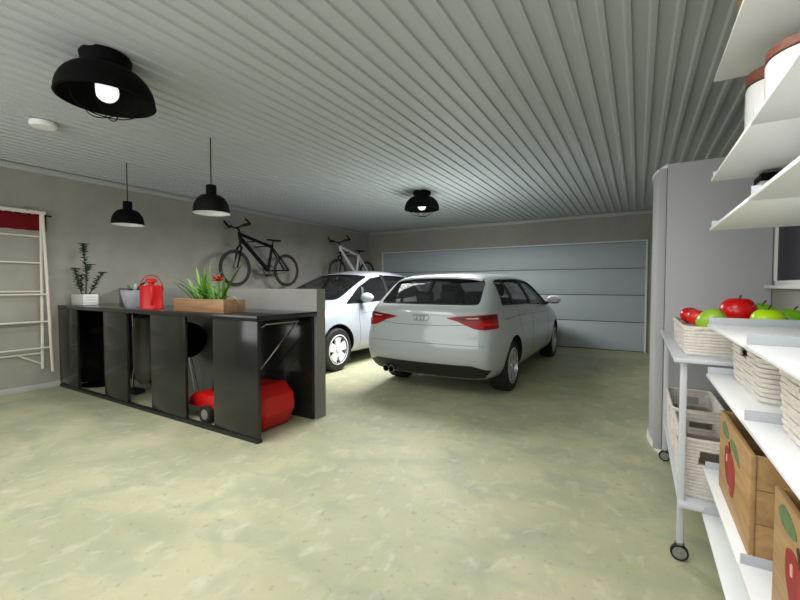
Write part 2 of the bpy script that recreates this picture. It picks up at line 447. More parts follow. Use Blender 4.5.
for st, r in stems:
    sm = MB().tube(st, [r, r*.9, r*.7, r*.5][:len(st)], 8).build('stem', M_STEM, t)
    lb = MB(); P = [Vector(p) for p in st]; tot = len(P)-1
    cnt = int(26*sum((P[i+1]-P[i]).length for i in range(tot))/.3)
    for q in range(cnt):
        u = (.22+.78*q/cnt)*tot; i = min(int(u), tot-1); c = P[i].lerp(P[i+1], u-i)
        a = q*2.4; d = Vector((math.cos(a), math.sin(a), .55))
        leaf(lb, c, d, rng.uniform(.045,.065), .019, .2, 4)
    for q in range(5): leaf(lb, P[-1], (math.cos(q*1.26), math.sin(q*1.26), .5), .065, .022, .3, 4)
    lb.build('foliage', M_GREEN, t)
t = thing('potted_orchid', 'low green leaves in a mottled grey pot left of the red watering can', 'potted plant', (-5.08, PY+.02, CH))
MB().lathe([(0,0),(.085,0),(.10,.02),(.135,.16),(.14,.20),(.128,.20),(.12,.17),(0,.165)], n=40).build('pot', M_POT, t)
b = MB()
for a, e, l in ((3.1,.35,.26),(2.6,.9,.24),(.3,.95,.26),(-.8,.55,.2),(1.4,.7,.24),(4.2,.4,.22),(3.4,1.0,.2)):
    leaf(b, (.02*math.cos(a),.02*math.sin(a),.17), (math.cos(a)*math.cos(e), math.sin(a)*math.cos(e), math.sin(e)), l, .026, .3, 7)
b.build('leaves', M_GREEN, t)
t = thing('watering_can', 'red round watering can with arched handle between the grey pot and wooden planter', 'watering can', (-4.62, PY-.03, CH), 1.09)
MB().lathe([(0,0),(.112,0),(.116,.006),(.114,.02),(.110,.235),(.113,.245),(.108,.252),(.06,.262),(0,.262)], n=44).build('body', M_RED, t)
MB().tube([(0,-.105,.05),(0,-.14,.12),(0,-.125,.22),(0,-.12,.25)], [.016,.015,.014,.018], 12).build('spout', M_RED, t)
MB().lathe([(0,.262),(.028,.262),(.03,.285),(.058,.292),(.06,.315),(.045,.33),(0,.335)], n=28).build('lid_knob', M_RED, t)
MB().tube([(.112*math.cos(a), 0, .20+.17*math.sin(a)) for a in [k*PI/14 for k in range(15)]], .005, 8).build('handle', M_CLOTH, t)
t = thing('wooden_planter', 'long wooden trough planter of grass and one red flower on the right of the counter', 'planter', (-3.65, PY-.0, CH))
W, D, H = .395, .12, .125
b = MB(); b.box(-W,W,-D,-D+.022,0,H,bev=.003); b.box(-W,W,D-.022,D,0,H,bev=.003); b.box(-W,-W+.022,-D+.022,D-.022,0,H,bev=.003); b.box(W-.022,W,-D+.022,D-.022,0,H,bev=.003); b.box(-W+.02,W-.02,-D+.02,D-.02,.004,.02)
b.build('trough', M_WOOD, t)
MB().box(-W+.022,W-.022,-D+.022,D-.022,.02,H-.015).build('soil', M_SOIL, t, smooth=0)
def clump(cx, n, h, spread, seed, name):
    rng = random.Random(seed); b = MB()
    for k in range(n):
        a = rng.uniform(0, 2*PI); e = rng.uniform(.7, 1.5); l = h*rng.uniform(.55, 1)
        leaf(b, (cx+rng.uniform(-spread,spread), rng.uniform(-.05,.05), H-.02), (math.cos(a)*math.cos(e), math.sin(a)*math.cos(e), math.sin(e)), l, rng.uniform(.009,.016), rng.uniform(.05,.45), 8)
    return b.build(name, M_GRASS, t)
clump(-.10, 26, .44, .09, 11, 'grass'); clump(-.02, 14, .30, .12, 5, 'grass')
clump(.18, 14, .30, .05, 21, 'flower_leaves')
b = MB(); leaf(b, (.20,0,H), (.62,.0,.75), .52, .014, .1, 8); leaf(b, (.16,0,H), (-.5,.1,.7), .34, .014, .5, 8); leaf(b, (.24,0,H), (.8,-.1,.45), .30, .012, .55, 8); b.build('long_leaves', M_GRASS, t)
fl = MB().tube([(.16,0,H-.02),(.165,0,.22),(.16,0,.31)], .008, 8).build('flower_stem', M_GRASS, t)
b = MB(); rng = random.Random(9)
for k in range(34):
    a = rng.uniform(0, 2*PI); e = rng.uniform(.1, 1.4)
    leaf(b, (.16,0,.30), (math.cos(a)*math.cos(e), math.sin(a)*math.cos(e), math.sin(e)), rng.uniform(.06,.10), .014, .1, 4)
b.build('bloom', mat('red_petal', (176, 40, 24), .6), fl)

# ------------------------------------------------------------------ drying rack on the left wall
t = thing('drying_rack', 'pale wooden folding drying rack hanging folded on the left wall', 'drying rack', (WX, 0, 0))
xa, xb, Y0 = .045, .095, .55
def leg(y0, z0, y1, z1, x): MB().tube([(x, y0, z0), (x, y1, z1)], .017, 10).build('leg', M_RACK, t)
for sgn, yy in ((1, 2.10), (-1, Y0)):
    leg(yy, 2.22, yy-.03*sgn, .27, xa); leg(yy, 2.23, yy+.055*sgn, .225, xb)
MB().tube([(xb,Y0-.02,2.235),(xb,2.125,2.235)], .024, 12).build('top_rail', M_RACK, t)
for z, x in ((1.94,xa),(1.61,xa),(1.25,xa),(1.215,xb),(.87,xa),(.87,xb),(.54,xb),(.47,xa)):
    sl = (2.285-z)*.027*(1 if x == xb else -.5)
    MB().tube([(x,Y0-sl,z),(x,2.10+sl,z)], .011, 8).build('rung', M_RACK, t)
MB().tube([(xa,2.07,.33),(xa,1.83,.47)], .009, 8).build('brace', M_RACK, t); MB().tube([(xa,1.55,.47),(xa,1.35,.33)], .009, 8).build('brace', M_RACK, t)
for yy in (.75, 1.95):
    MB().tube([(.0,yy,2.29),(.05,yy,2.29),(xb+.03,yy,2.285),(xb+.032,yy,2.26),(xb,yy,2.208),(.0,yy,2.208)], .006, 8).build('wall_hook', M_STEEL, t)
t = thing('red_cloth', 'deep red fringed cloth strip on a dark rod behind the top of the drying rack', 'cloth', (WX, 0, 0))
b = MB(); n = 44; rows = []
for i in range(n+1):
    yy = .5+1.66*i/n; off = .004*math.sin(i*.9)
    rows.append([b.bm.verts.new((.014+off, yy, 2.222)), b.bm.verts.new((.018+off, yy, 2.14)), b.bm.verts.new((.016+off*1.5, yy, 2.015+.004*math.sin(i*1.7)))])
for A, B in zip(rows, rows[1:]):
    b.bm.faces.new((A[0],B[0],B[1],A[1])); b.bm.faces.new((A[1],B[1],B[2],A[2]))
bmesh.ops.solidify(b.bm, geom=b.bm.faces[:], thickness=.006)
b.build('cloth', M_CLOTH, t)
MB().tube([(.016,.45,2.215),(.016,2.215,2.215)], .008, 8).build('rod', M_BLACK, t)
b = MB()
b.tube([(.024, .52+i*.03, 2.228+.009*math.sin(i*2.1)) for i in range(54)], .007, 6)
b.build('fringe', M_RACK, t)

# ------------------------------------------------------------------ bicycles
def bicycle(loc, label, fm):
    """local: +y backwards (front wheel at -y), hangs parallel to the wall, x=0 mid plane"""
    t = thing('bicycle', label, 'bicycle', loc, group='mountain bikes hung on the left wall')
    t.scale = (1.035,)*3
    R = .318; fy, ry = -.59, .59
    def wheel(y):
        w_ = MB(); w_.tube([(0, (R-.02)*math.cos(a), (R-.02)*math.sin(a)) for a in [k*2*PI/56 for k in range(56)]], .022, 10, closed=True)
        o = w_.build('wheel', M_TYRE, t, loc=(0, y, 0))
        w_ = MB(); w_.tube([(0, (R-.05)*math.cos(a), (R-.05)*math.sin(a)) for a in [k*2*PI/56 for k in range(56)]], .011, 8, closed=True)
        w_.build('rim', M_HUB, o)
        w_ = MB(); w_.lathe([(0,-.05),(.02,-.05),(.014,-.03),(.014,.03),(.02,.05),(0,.05)], axis=0, n=14); w_.build('hub', M_STEEL, o)
        w_ = MB()
        for k in range(24):
            a = k*2*PI/24; s = .025 if k % 2 else -.025
            w_.tube([(s,.016*math.cos(a+.6),.016*math.sin(a+.6)),(0,(R-.055)*math.cos(a),(R-.055)*math.sin(a))], .0012, 4)
        w_.build('spokes', M_STEEL, o)
    wheel(fy); wheel(ry)
    HT, HB, ST, BB, RA = (0,-.50,.63), (0,-.475,.50), (0,.235,.47), (0,.13,-.02), (0,ry,0)
    f = MB()
    f.tube([HT, HB], .032, 12); f.tube([(0,-.495,.60), (0,.225,.43)], .029, 12); f.tube([(0,-.48,.53), BB], .036, 12); f.tube([ST, BB], .026, 12)
    for s in (-1, 1):
        f.tube([(s*.02,.225,.41),(s*.045,.42,.20),(s*.06,ry,0)], .015, 8); f.tube([(s*.03,.14,-.02),(s*.06,ry,0)], .015, 8)
    f.build('frame', fm, t)
    f = MB()
    for s in (-1, 1): f.tube([(s*.055,-.50,.36),(s*.055,fy,0)], [.019,.013], 10)
    f.tube([(-.055,-.50,.36),(0,-.49,.41),(.055,-.50,.36)], .018, 10); f.tube([(0,-.49,.40), HB], .02, 10)
    f.build('fork', M_BIKEB, t)
    MB().tube([ST, (0,.26,.545)], .014, 10).build('seat_post', M_BIKEB, t)
    s_ = MB(); s_.prism([(-.018,-.17),(.018,-.17),(.03,0),(.07,.10),(.06,.13),(-.06,.13),(-.07,.10),(-.03,0)], 2, .545, .575, bev=.01)
    s_.xform(Matrix.Translation((0,.28,0))); s_.build('saddle', M_BIKEB, t)
    h = MB(); h.tube([HT,(0,-.505,.67),(0,-.56,.70)], .016, 10); h.build('stem', M_BIKEB, t)
    h = MB(); h.tube([(-.29,-.50,.75),(-.14,-.545,.735),(-.06,-.56,.70),(.06,-.56,.70),(.14,-.545,.735),(.29,-.50,.75)], .0125, 10)
    hb = h.build('handlebar', M_BIKEB, t)
    for s in (-1, 1):
        MB().tube([(s*.17,-.535,.738),(s*.295,-.499,.75)], .024, 10).build('grip', M_RUB, hb)
        MB().tube([(s*.285,-.50,.75),(s*.285,-.56,.80),(s*.27,-.60,.83)], .018, 8).build('bar_end', M_BIKEB, hb)
        MB().tube([(s*.15,-.545,.73),(s*.17,-.60,.70),(s*.26,-.60,.69)], .006, 6).build('brake_lever', M_BIKEB, hb)
    c = MB(); c.lathe([(.06,-.045),(.085,-.045),(.085,-.040),(.06,-.040)], c=BB, axis=0, n=28); c.tube([(-.07,.13,-.02),(.07,.13,-.02)], .014, 10)
    for s in (-1, 1): c.tube([(s*.07,.13,-.02),(s*.075,.13+s*(-.12),-.02-s*.10)], .010, 8)
    cr = c.build('crankset', M_HUB, t)
    for s in (-1, 1):
        x0, x1 = sorted((s*.085, s*.165)); MB().box(x0, x1, .13-s*.12-.04, .13-s*.12+.04, -.03-s*.10, -.01-s*.10, bev=.004).build('pedal', M_BIKEB, cr)
    k = MB(); k.tube([(-.042,.13,.062),(-.042,ry,.045)], .005, 6); k.tube([(-.042,.13,-.10),(-.042,ry,-.045)], .005, 6); k.build('chain', M_HUB, t)
    d = (WX-loc[0])/1.035
    for yy in (-.20, .08):
        zt = .53-.236*(yy+.2)
        MB().tube([(d,yy,zt-.03),(-.03,yy,zt-.035),(.03,yy,zt-.037),(.042,yy,zt-.01)], .009, 8).build('wall_bracket', M_BIKEB, t)
bicycle((-6.22, 5.335, 1.64), 'black mountain bike hung on the left wall above the low partition', M_BIKEB)
bicycle((-6.22, 8.19, 1.645), 'white framed mountain bike hung on the left wall near the garage door corner', M_BIKEW)

# ------------------------------------------------------------------ cars
US = [-1, -.66, 0, .66, 1]
def body_cage(stn):
    """stn: list of (rows[(y,z,w)...], crown, bow). A deformed box: stations along y, rows up, US across"""
    bm = bmesh.new(); V = {}; n = len(stn)-1; m = len(stn[0][0])-1; q = len(US)-1
    def v(i, j, k):
        if (i, j, k) not in V:
            y, z, w = stn[i][0][j]; u = US[k]; c = 1-u*u
            V[i, j, k] = bm.verts.new((u*w, y+stn[i][2]*c, z+(stn[i][1]*c if j == m else 0)))
        return V[i, j, k]
    F = lambda *a: bm.faces.new([v(*p) for p in a])
    for i in range(n):
        for k in range(q):
            F((i,m,k),(i,m,k+1),(i+1,m,k+1),(i+1,m,k)); F((i,0,k),(i+1,0,k),(i+1,0,k+1),(i,0,k+1))
        for j in range(m):
            F((i,j,0),(i,j+1,0),(i+1,j+1,0),(i+1,j,0)); F((i,j,q),(i+1,j,q),(i+1,j+1,q),(i,j+1,q))
    for j in range(m):
        for k in range(q):
            F((0,j,k),(0,j,k+1),(0,j+1,k+1),(0,j+1,k)); F((n,j,k),(n,j+1,k),(n,j+1,k+1),(n,j,k+1))
    bmesh.ops.recalc_face_normals(bm, faces=bm.faces)
    return bm
def evaluated(o):
    dg = bpy.context.evaluated_depsgraph_get(); dg.update()
    return bpy.data.meshes.new_from_object(o.evaluated_get(dg), depsgraph=dg)
def subsurf_mesh(bm, lv, m):
    me = bpy.data.meshes.new('cage'); bm.to_mesh(me); bm.free(); me.materials.append(m)
    o = bpy.data.objects.new('cage', me); COL.objects.link(o)
    md = o.modifiers.new('s', 'SUBSURF'); md.levels = lv
    r = evaluated(o); bpy.data.objects.remove(o); bpy.data.meshes.remove(me)
    return r
def cut(me, cutters):
    o = bpy.data.objects.new('work', me); COL.objects.link(o); tmp = [o]
    for cme in cutters:
        c = bpy.data.objects.new('cutter', cme); COL.objects.link(c); tmp.append(c)
        md = o.modifiers.new('b', 'BOOLEAN'); md.object = c; md.operation = 'DIFFERENCE'; md.solver = 'EXACT'
        md.material_mode = 'TRANSFER'
    r = evaluated(o)
    for c in tmp: bpy.data.objects.remove(c)
    return r
def mb_mesh(b, m):
    bmesh.ops.recalc_face_normals(b.bm, faces=b.bm.faces)
    me = bpy.data.meshes.new('cutter'); b.bm.to_mesh(me); b.bm.free(); me.materials.append(m); return me
def smooth_poly(pts, r=.03, n=3):
    """round polygon corners"""
    out = []; N = len(pts)
    for i in range(N):
        p0, p, p1 = Vector(pts[i-1]), Vector(pts[i]), Vector(pts[(i+1) % N])
        a = (p0-p); c = (p1-p); d = min(r, a.length*.4, c.length*.4)
        A = p+a.normalized()*d; C = p+c.normalized()*d
        for k in range(n+1):
            t = k/n; out.append(tuple((1-t)**2*A+2*t*(1-t)*p+t*t*C))
    return out
def patch(bvh, poly, ray, off=.004, depth=.008, step=.06):
    """project a 2D polygon on the body along ray(u,v)->(origin,dir); returns an MB with a thin shell"""
    bm = bmesh.new()
    bm.faces.new([bm.verts.new((p[0], p[1], 0)) for p in poly])
    for ax in (0, 1):
        lo = min(p[ax] for p in poly); hi = max(p[ax] for p in poly); c = lo+step
        while c < hi-.004:
            co = [0,0,0]; co[ax] = c; no = [0,0,0]; no[ax] = 1
            bmesh.ops.bisect_plane(bm, geom=bm.verts[:]+bm.edges[:]+bm.faces[:], plane_co=co, plane_no=no)
            c += step
    b = MB(); top = {}; bot = {}
    for v in bm.verts:
        o, d = ray(v.co.x, v.co.y); o = Vector(o); d = Vector(d).normalized()
        hit, nrm, _, _ = bvh.ray_cast(o, d)
        if hit is None:
            hit, nrm, _, _ = bvh.find_nearest(o+d*1.2)
        top[v] = b.bm.verts.new(hit+nrm*off); bot[v] = b.bm.verts.new(hit+nrm*(off-depth))
    for f in bm.faces:
        b.bm.faces.new([top[v] for v in f.verts]); b.bm.faces.new([bot[v] for v in reversed(f.verts)])
    for e in bm.edges:
        if len(e.link_faces) == 1:
            a, c = e.verts; b.bm.faces.new((top[a], top[c], bot[c], bot[a]))
    bm.free()
    return b
def proj_line(bvh, pts, ray, off=.001, step=.05):
    out = []
    for (a, c) in zip(pts, pts[1:]):
        a = Vector(a); c = Vector(c); n = max(2, int((c-a).length/step))
        for k in range(n+1):
            if k == 0 and out: continue
            p = a.lerp(c, k/n); o, d = ray(p.x, p.y); hit, nrm, _, _ = bvh.ray_cast(Vector(o), Vector(d).normalized())
            if hit is not None: out.append(hit+nrm*off)
    return out
side = lambda s: (lambda y, z: ((s*3, y, z), (-s, 0, 0)))
rear = lambda x, z: ((x, -3, z), (0, 1, 0))
front = lambda x, z: ((x, 9, z), (0, -1, 0))
down = lambda x, y: ((x, y, 4), (0, 0, -1))
def wrap(cx, cy):     # polygon given as (angle degrees, z) about a vertical axis
    return lambda a, z: ((cx+4*math.cos(math.radians(a)), cy+4*math.sin(math.radians(a)), z), (-math.cos(math.radians(a)), -math.sin(math.radians(a)), 0))
def strip_poly(p, q, w):
    p = Vector(p); q = Vector(q); d = (q-p).normalized(); n = Vector((-d.y, d.x))*w/2
    return [tuple(p-n), tuple(q-n), tuple(q+n), tuple(p+n)]

def car(name, label, loc, rz, paint, stn, cav, dlo, pillars, rearwin, windscreen, axles, R, TW, tw, wheelfn, rear_cut_y, front_cut_y):
    t = thing(name, label, 'car', loc, rz)
    base = subsurf_mesh(body_cage(stn), 3, paint)
    bvh = BVHTree.FromPolygons([v.co.copy() for v in base.vertices], [list(p.vertices) for p in base.polygons])
    cutters = [mb_mesh_from(subsurf_mesh(body_cage(cav), 2, M_INT))]
    cutters.append(mb_mesh(MB().prism(dlo, 0, -2, 2), M_TRIMBLK))
    cutters.append(mb_mesh(MB().prism(rearwin, 1, -2, rear_cut_y), M_TRIMBLK))
    cutters.append(mb_mesh(MB().prism(windscreen, 1, front_cut_y, 7), M_TRIMBLK))
    for y in axles:
        for s in (-1, 1):
            cutters.append(mb_mesh(MB().lathe([(0,s*(TW-.30)),(R+.055,s*(TW-.30)),(R+.055,s*1.2),(0,s*1.2)], c=(0,y,R+.01), axis=0, n=48), M_TRIMBLK))
    me = cut(base, cutters)
    for p in me.polygons: p.use_smooth = True
    me.set_sharp_from_angle(angle=math.radians(32))
    body = bpy.data.objects.new('body', me); COL.objects.link(body); body.parent = t
    for s in (-1, 1):
        patch(bvh, dlo, side(s), -.012, .005, .04).build('side_window', M_GLASS, t)
        fr = []
        for (p, q, w) in pillars:
            patch(bvh, strip_poly(p, q, w), side(s), .003, .022, .03).build('window_pillar', M_TRIMBLK, t)
        # dark seal round the glass
        pts = proj_line(bvh, dlo+[dlo[0]], side(s), .0)
        MB().tube(pts[:-1], .007, 6, closed=True).build('window_seal', M_TRIMBLK, t)
    patch(bvh, rearwin, rear, -.008, .006).build('rear_window', M_GLASS, t)
    patch(bvh, windscreen, front, -.008, .006).build('windscreen', M_GLASS, t)
    for y in axles:
        for s in (-1, 1):
            w = MB().lathe([(R*.60,-tw/2),(R*.92,-tw/2-.004),(R*.985,-tw/2+.02),(R,-tw/4),(R,tw/4),(R*.985,tw/2-.02),(R*.92,tw/2+.004),(R*.60,tw/2)], axis=0, n=56)
            wo = w.build('wheel', M_RUB, t, loc=(s*(TW-tw/2), y, R))
            wheelfn(wo, s, R, tw)
    return t, bvh
def mb_mesh_from(me): return me

def wheel_spokes(wo, s, R, tw, m, n, twin, wide):
    r0 = R*.66; xo = s*(tw/2-.005)
    MB().lathe([(r0*.94, -s*tw*.4),(r0,-s*tw*.45),(r0+.012,s*(tw/2+.004)),(r0-.004,s*(tw/2+.008)),(r0*.93,s*tw*.36)], axis=0, n=48).build('rim_barrel', m, wo)
    MB().lathe([(0,s*tw*.02),(r0*.95,s*tw*.02),(r0*.95,s*tw*.06),(0,s*tw*.06)], axis=0, n=40).build('brake_disc', M_HUB, wo)
    b = MB()
    for k in range(n):
        a0 = 2*PI*k/n+PI/2
        offs = (-twin, twin) if twin else (0,)
        for o_ in offs:
            ring = []
            for (rr, hw) in ((r0*.16, wide[0]), (r0*.97, wide[1])):
                for sx in (-1, 1):
                    for xd in (0, -.022*s):
                        yy = sx*hw*R; aa = a0+o_
                        ra = a0+o_*.25 if rr < r0*.3 else aa
                        ring.append((xo+xd-(.012*s if rr < r0*.3 else 0), rr*math.cos(ra)-yy*math.sin(aa), rr*math.sin(ra)+yy*math.cos(aa)))
            b._add(ring, [(0,2,6,4),(1,5,7,3),(0,4,5,1),(2,3,7,6),(0,1,3,2),(4,6,7,5)])
    b.build('spokes', m, wo)
    h = MB(); h.lathe([(0,xo+.004*s),(r0*.17,xo+.0*s),(r0*.2,xo-.03*s),(0,xo-.03*s)], axis=0, n=24); h.build('hub_cap', m, wo)

def seats(t, rows, belt):
    for (x, y, zb, w, hh, rake, hr) in rows:
        b = MB(); b.box(-w/2, w/2, -.06, .06, 0, hh, bev=.04); b.xform(Matrix.Rotation(rake, 4, 'X')); b.xform(Matrix.Translation((x, y, zb)))
        so = b.build('seat_back', M_INT, t)
        for hx in hr:
            b = MB(); b.box(-.13, .13, -.045, .045, hh+.03, hh+.21, bev=.04); b.box(-.05, .05, -.012, .012, hh-.03, hh+.06)
            b.xform(Matrix.Rotation(rake, 4, 'X')); b.xform(Matrix.Translation((x+hx, y, zb))); b.build('headrest', M_INT, so)
        MB().box(x-w/2, x+w/2, y-.02, y+.45, zb-.12, zb+.06, bev=.04).build('seat_cushion', M_INT, t)

KY = 1.075
def sc(rows): return [(y*KY, z, w) for y, z, w in rows]
# silver hatchback: rear bumper at y=0, nose at 4.63; rows = bottom, rocker, middle, below shoulder, shoulder, roof edge
A = [
 (sc([(.17,.30,.66),(.07,.36,.76),(-.01,.56,.785),(.06,.80,.785),(.065,.96,.765),(.10,1.07,.73)]), .035, -.10),
 (sc([(.22,.22,.70),(.16,.32,.82),(.10,.57,.84),(.17,.80,.84),(.20,.98,.825),(.21,1.125,.765)]), .03, -.095),
 (sc([(.48,.20,.72),(.46,.30,.86),(.46,.60,.895),(.46,.84,.89),(.47,1.02,.868),(.48,1.375,.705)]), .05, -.06),
 (sc([(.62,.20,.72),(.62,.29,.86),(.62,.60,.90),(.62,.84,.89),(.62,1.03,.872),(.58,1.435,.695)]), .045, -.05),
 (sc([(1.2,.19,.72),(1.2,.28,.87),(1.2,.58,.905),(1.2,.83,.895),(1.2,1.02,.875),(1.2,1.465,.69)]), .045, 0),
 (sc([(1.9,.19,.72),(1.9,.28,.87),(1.9,.58,.905),(1.9,.83,.895),(1.9,1.00,.875),(1.85,1.470,.685)]), .05, 0),
 (sc([(2.6,.19,.72),(2.6,.28,.87),(2.6,.58,.905),(2.6,.82,.895),(2.6,.985,.870),(2.40,1.425,.665)]), .05, .05),
 (sc([(3.1,.19,.72),(3.1,.28,.87),(3.1,.58,.90),(3.1,.80,.885),(3.12,.96,.855),(3.15,1.045,.77)]), .05, .10),
 (sc([(3.6,.20,.70),(3.6,.30,.86),(3.6,.56,.895),(3.6,.76,.875),(3.6,.88,.82),(3.6,.95,.72)]), .05, .10),
 (sc([(4.05,.20,.68),(4.05,.30,.80),(4.05,.52,.84),(4.05,.68,.82),(4.05,.78,.76),(4.04,.82,.66)]), .05, .14),
 (sc([(4.12,.26,.55),(4.18,.34,.66),(4.22,.50,.70),(4.20,.63,.68),(4.15,.70,.63),(4.10,.74,.58)]), .02, .16),
]
Acav = [
 (sc([(.62,.45,.70),(.60,.60,.72),(.52,.9,.74),(.42,1.08,.74),(.54,1.33,.60)]), .03, -.05),
 (sc([(1.2,.42,.70),(1.2,.60,.80),(1.2,.85,.82),(1.2,1.03,.80),(1.2,1.40,.60)]), .03, 0),
 (sc([(1.9,.42,.70),(1.9,.60,.80),(1.9,.85,.82),(1.9,1.02,.80),(1.9,1.41,.60)]), .03, 0),
 (sc([(2.5,.42,.70),(2.5,.60,.80),(2.5,.85,.82),(2.5,1.0,.80),(2.36,1.36,.58)]), .03, .02),
 (sc([(2.95,.45,.70),(2.95,.60,.78),(2.97,.85,.78),(2.98,.95,.77),(2.98,1.0,.70)]), .03, .05),
]
dlo = smooth_poly([(.455*KY,1.095),(1.6*KY,1.07),(2.60*KY,1.02),(2.93*KY,1.005),(2.84*KY,1.075),(2.42*KY,1.31),(2.15*KY,1.385),(1.5*KY,1.415),(.70*KY,1.395),(.565*KY,1.375)], .04)
rw = smooth_poly([(-.66,1.10),(.66,1.10),(.612,1.39),(.3,1.41),(0,1.415),(-.3,1.41),(-.612,1.39)], .05)
ws = smooth_poly([(-.70,1.07),(.70,1.07),(.58,1.39),(-.58,1.39)], .05)
AX, AY = -2.20, 4.20
aud, bvh = car('car', 'silver white five door hatchback seen from behind, parked facing the garage door', (AX, AY, 0), 0, M_PAINT1,
  A, Acav, dlo, [((1.72*KY,1.06),(1.62*KY,1.42),.085), ((.90*KY,1.09),(.84*KY,1.41),.05)], rw, ws, (.80*KY, 3.47*KY), .322, .86, .225,
  lambda wo, s, R, tw: wheel_spokes(wo, s, R, tw, M_ALLOY, 5, .20, (.05, .07)), .75, 2.4)
# tail lamps
for s in (-1, 1):
    cx, cy = s*.30, .75
    def wr(a, z, s=s, cx=cx, cy=cy):
        a = -90+s*a
        return ((cx+4*math.cos(math.radians(a)), cy+4*math.sin(math.radians(a)), z), (-math.cos(math.radians(a)), -math.sin(math.radians(a)), 0))
    lo = smooth_poly([(5,.985),(34,1.02),(57,1.025),(57,.865),(36,.855),(14,.93)], .02*30)
    lo = [(1.5,.955),(12,.975),(30,.995),(47,1.002),(49,.995),(49,.850),(47,.842),(33,.832),(26,.842),(13,.915)]
    lamp = patch(bvh, [(a, z) for a, z in lo], wr, .008, .016, step=4).build('tail_lamp', M_REDLAMP, aud)
    patch(bvh, [(9,.960),(29,.984),(47,.992),(47,.945),(31,.938),(16,.925)], wr, .011, .004, step=4).build('upper_lens', M_REDLAMPD, lamp)
    patch(bvh, [(19,.958),(29,.966),(30,.951),(21,.946)], wr, .0135, .004, step=4).build('clear_lens', M_LENSW, lamp)
    patch(bvh, [(31,.902),(47,.906),(47,.882),(31,.876)], wr, .0115, .004, step=4).build('light_bar', M_RED, lamp)
# badge of four linked rings
b = MB()
for k in range(4):
    x = -.072+.048*k; pts = []
    for q in range(24):
        a = q*2*PI/24; hit = bvh.ray_cast(Vector((x+.032*math.cos(a), -3, .950+.032*math.sin(a))), Vector((0,1,0)))[0]
        pts.append(hit+Vector((0,-.006,0)))
    b.tube(pts, .0045, 8, closed=True)
b.build('four_ring_badge', M_STEEL, aud)
# lower bumper, plate recess, seams
patch(bvh, [(-.80,.375),(-.62,.43),(.62,.43),(.80,.375),(.72,.28),(.60,.26),(-.60,.26),(-.72,.28)], rear, .008, .03).build('rear_diffuser', M_TRIMBLK, aud)
b = MB()
for pts in ([(-.80,.655),(-.4,.66),(.4,.66),(.80,.655)], [(-.56,.885),(-.3,.865),(.3,.865),(.56,.885)]):
    b.tube(proj_line(bvh, pts, rear, -.0015), .003, 6)
b.build('tailgate_seam', M_CABD, aud)
for x in (-.52, -.44):
    b = MB(); b.lathe([(.038,-.08),(.042,-.08),(.042,.20),(.036,.20),(.036,-.08)], c=(x, .13, .29), axis=1, n=24); b.build('exhaust_pipe', M_CHROME, aud)
# spoiler lip, fin, doors, handles, mirrors
b = MB(); zsp = 1.425
sp = [bvh.ray_cast(Vector((x, .62*KY, 4)), Vector((0,0,-1)))[0] for x in [-.58+.116*k for k in range(11)]]
lo_ = [(p.x, .44*KY-.05*(1-(p.x/.6)**2)+.02, p.z-.03) for p in sp]
for k in range(10):
    a, c = sp[k]+Vector((0,0,.006)), sp[k+1]+Vector((0,0,.006)); d, e = Vector(lo_[k]), Vector(lo_[k+1]); g = Vector((0,0,-.02))
    b._add([a, c, e, d, a+g, c+g, e+g, d+g], [(0,1,2,3),(7,6,5,4),(3,2,6,7),(0,4,5,1)]+([(0,3,7,4)] if k == 0 else [])+([(1,5,6,2)] if k == 9 else []))
bmesh.ops.remove_doubles(b.bm, verts=b.bm.verts, dist=.001)
b.build('roof_spoiler', M_PAINT1, aud, smooth=50)
for s in (-1, 1):
    b = MB()
    for pts in ([(1.66*KY,1.06),(1.68*KY,.7),(1.70*KY,.30)], [(2.72*KY,1.0),(2.76*KY,.7),(2.74*KY,.30),(1.70*KY,.285)], [(.98*KY,1.08),(1.0*KY,.92),(1.12*KY,.70)], [(.42*KY,.93),(1.0*KY,.945),(2.0*KY,.925),(2.75*KY,.905)]):
        b.tube(proj_line(bvh, pts, side(s), -.002), .004, 6)
    b.build('door_seam', M_CABD, aud)
    for y in (1.30*KY, 2.22*KY):
        hit = bvh.ray_cast(Vector((s*3, y, .985)), Vector((-s,0,0)))[0]
        MB().tube([hit+Vector((-.01*s,-.11,0)), hit+Vector((.028*s,-.08,.004)), hit+Vector((.028*s,.08,.004)), hit+Vector((-.01*s,.11,0))], .014, 10).build('door_handle', M_PAINT1, aud)
    hit = bvh.ray_cast(Vector((s*3, 2.74*KY, 1.03)), Vector((-s,0,0)))[0]
    b = MB(); b.ell((0,0,0), .115, .075, .075, 20, 12)
    for v in b.bm.verts:
        if v.co.y < -.02: v.co.y = -.02-(abs(v.co.y)-.02)*.3
    b.xform(Matrix.Translation((hit.x+s*.15, hit.y, 1.095)))
    mo = b.build('wing_mirror', M_PAINT1, aud)
    MB().tube([(hit.x-.02*s, hit.y+.02, 1.02), (hit.x+.07*s, hit.y, 1.05)], [.03,.022], 10).build('mirror_arm', M_TRIMBLK, mo)
    b = MB(); b.ell((hit.x+s*.15, hit.y-.04, 1.095), .09, .006, .055, 16, 8); b.build('mirror_glass', M_GREYB, mo)
seats(aud, [(-.37, 1.75*KY, .55, .5, .62, .28, (0,)), (.37, 1.75*KY, .55, .5, .62, .28, (0,)), (0, .95*KY, .55, 1.25, .52, .30, (-.37, 0, .37))], 1)
b = MB(); b.tube([(-.37+.18*math.cos(a), 2.42*KY+.07*math.sin(a), .98+.17*math.sin(a)) for a in [k*2*PI/24 for k in range(24)]], .014, 8, closed=True); b.build('steering_wheel', M_TRIMBLK, aud)
MB().box(-.74, .74, 2.62*KY, 2.85*KY, .72, .97, bev=.05).build('dashboard', M_INT, aud)

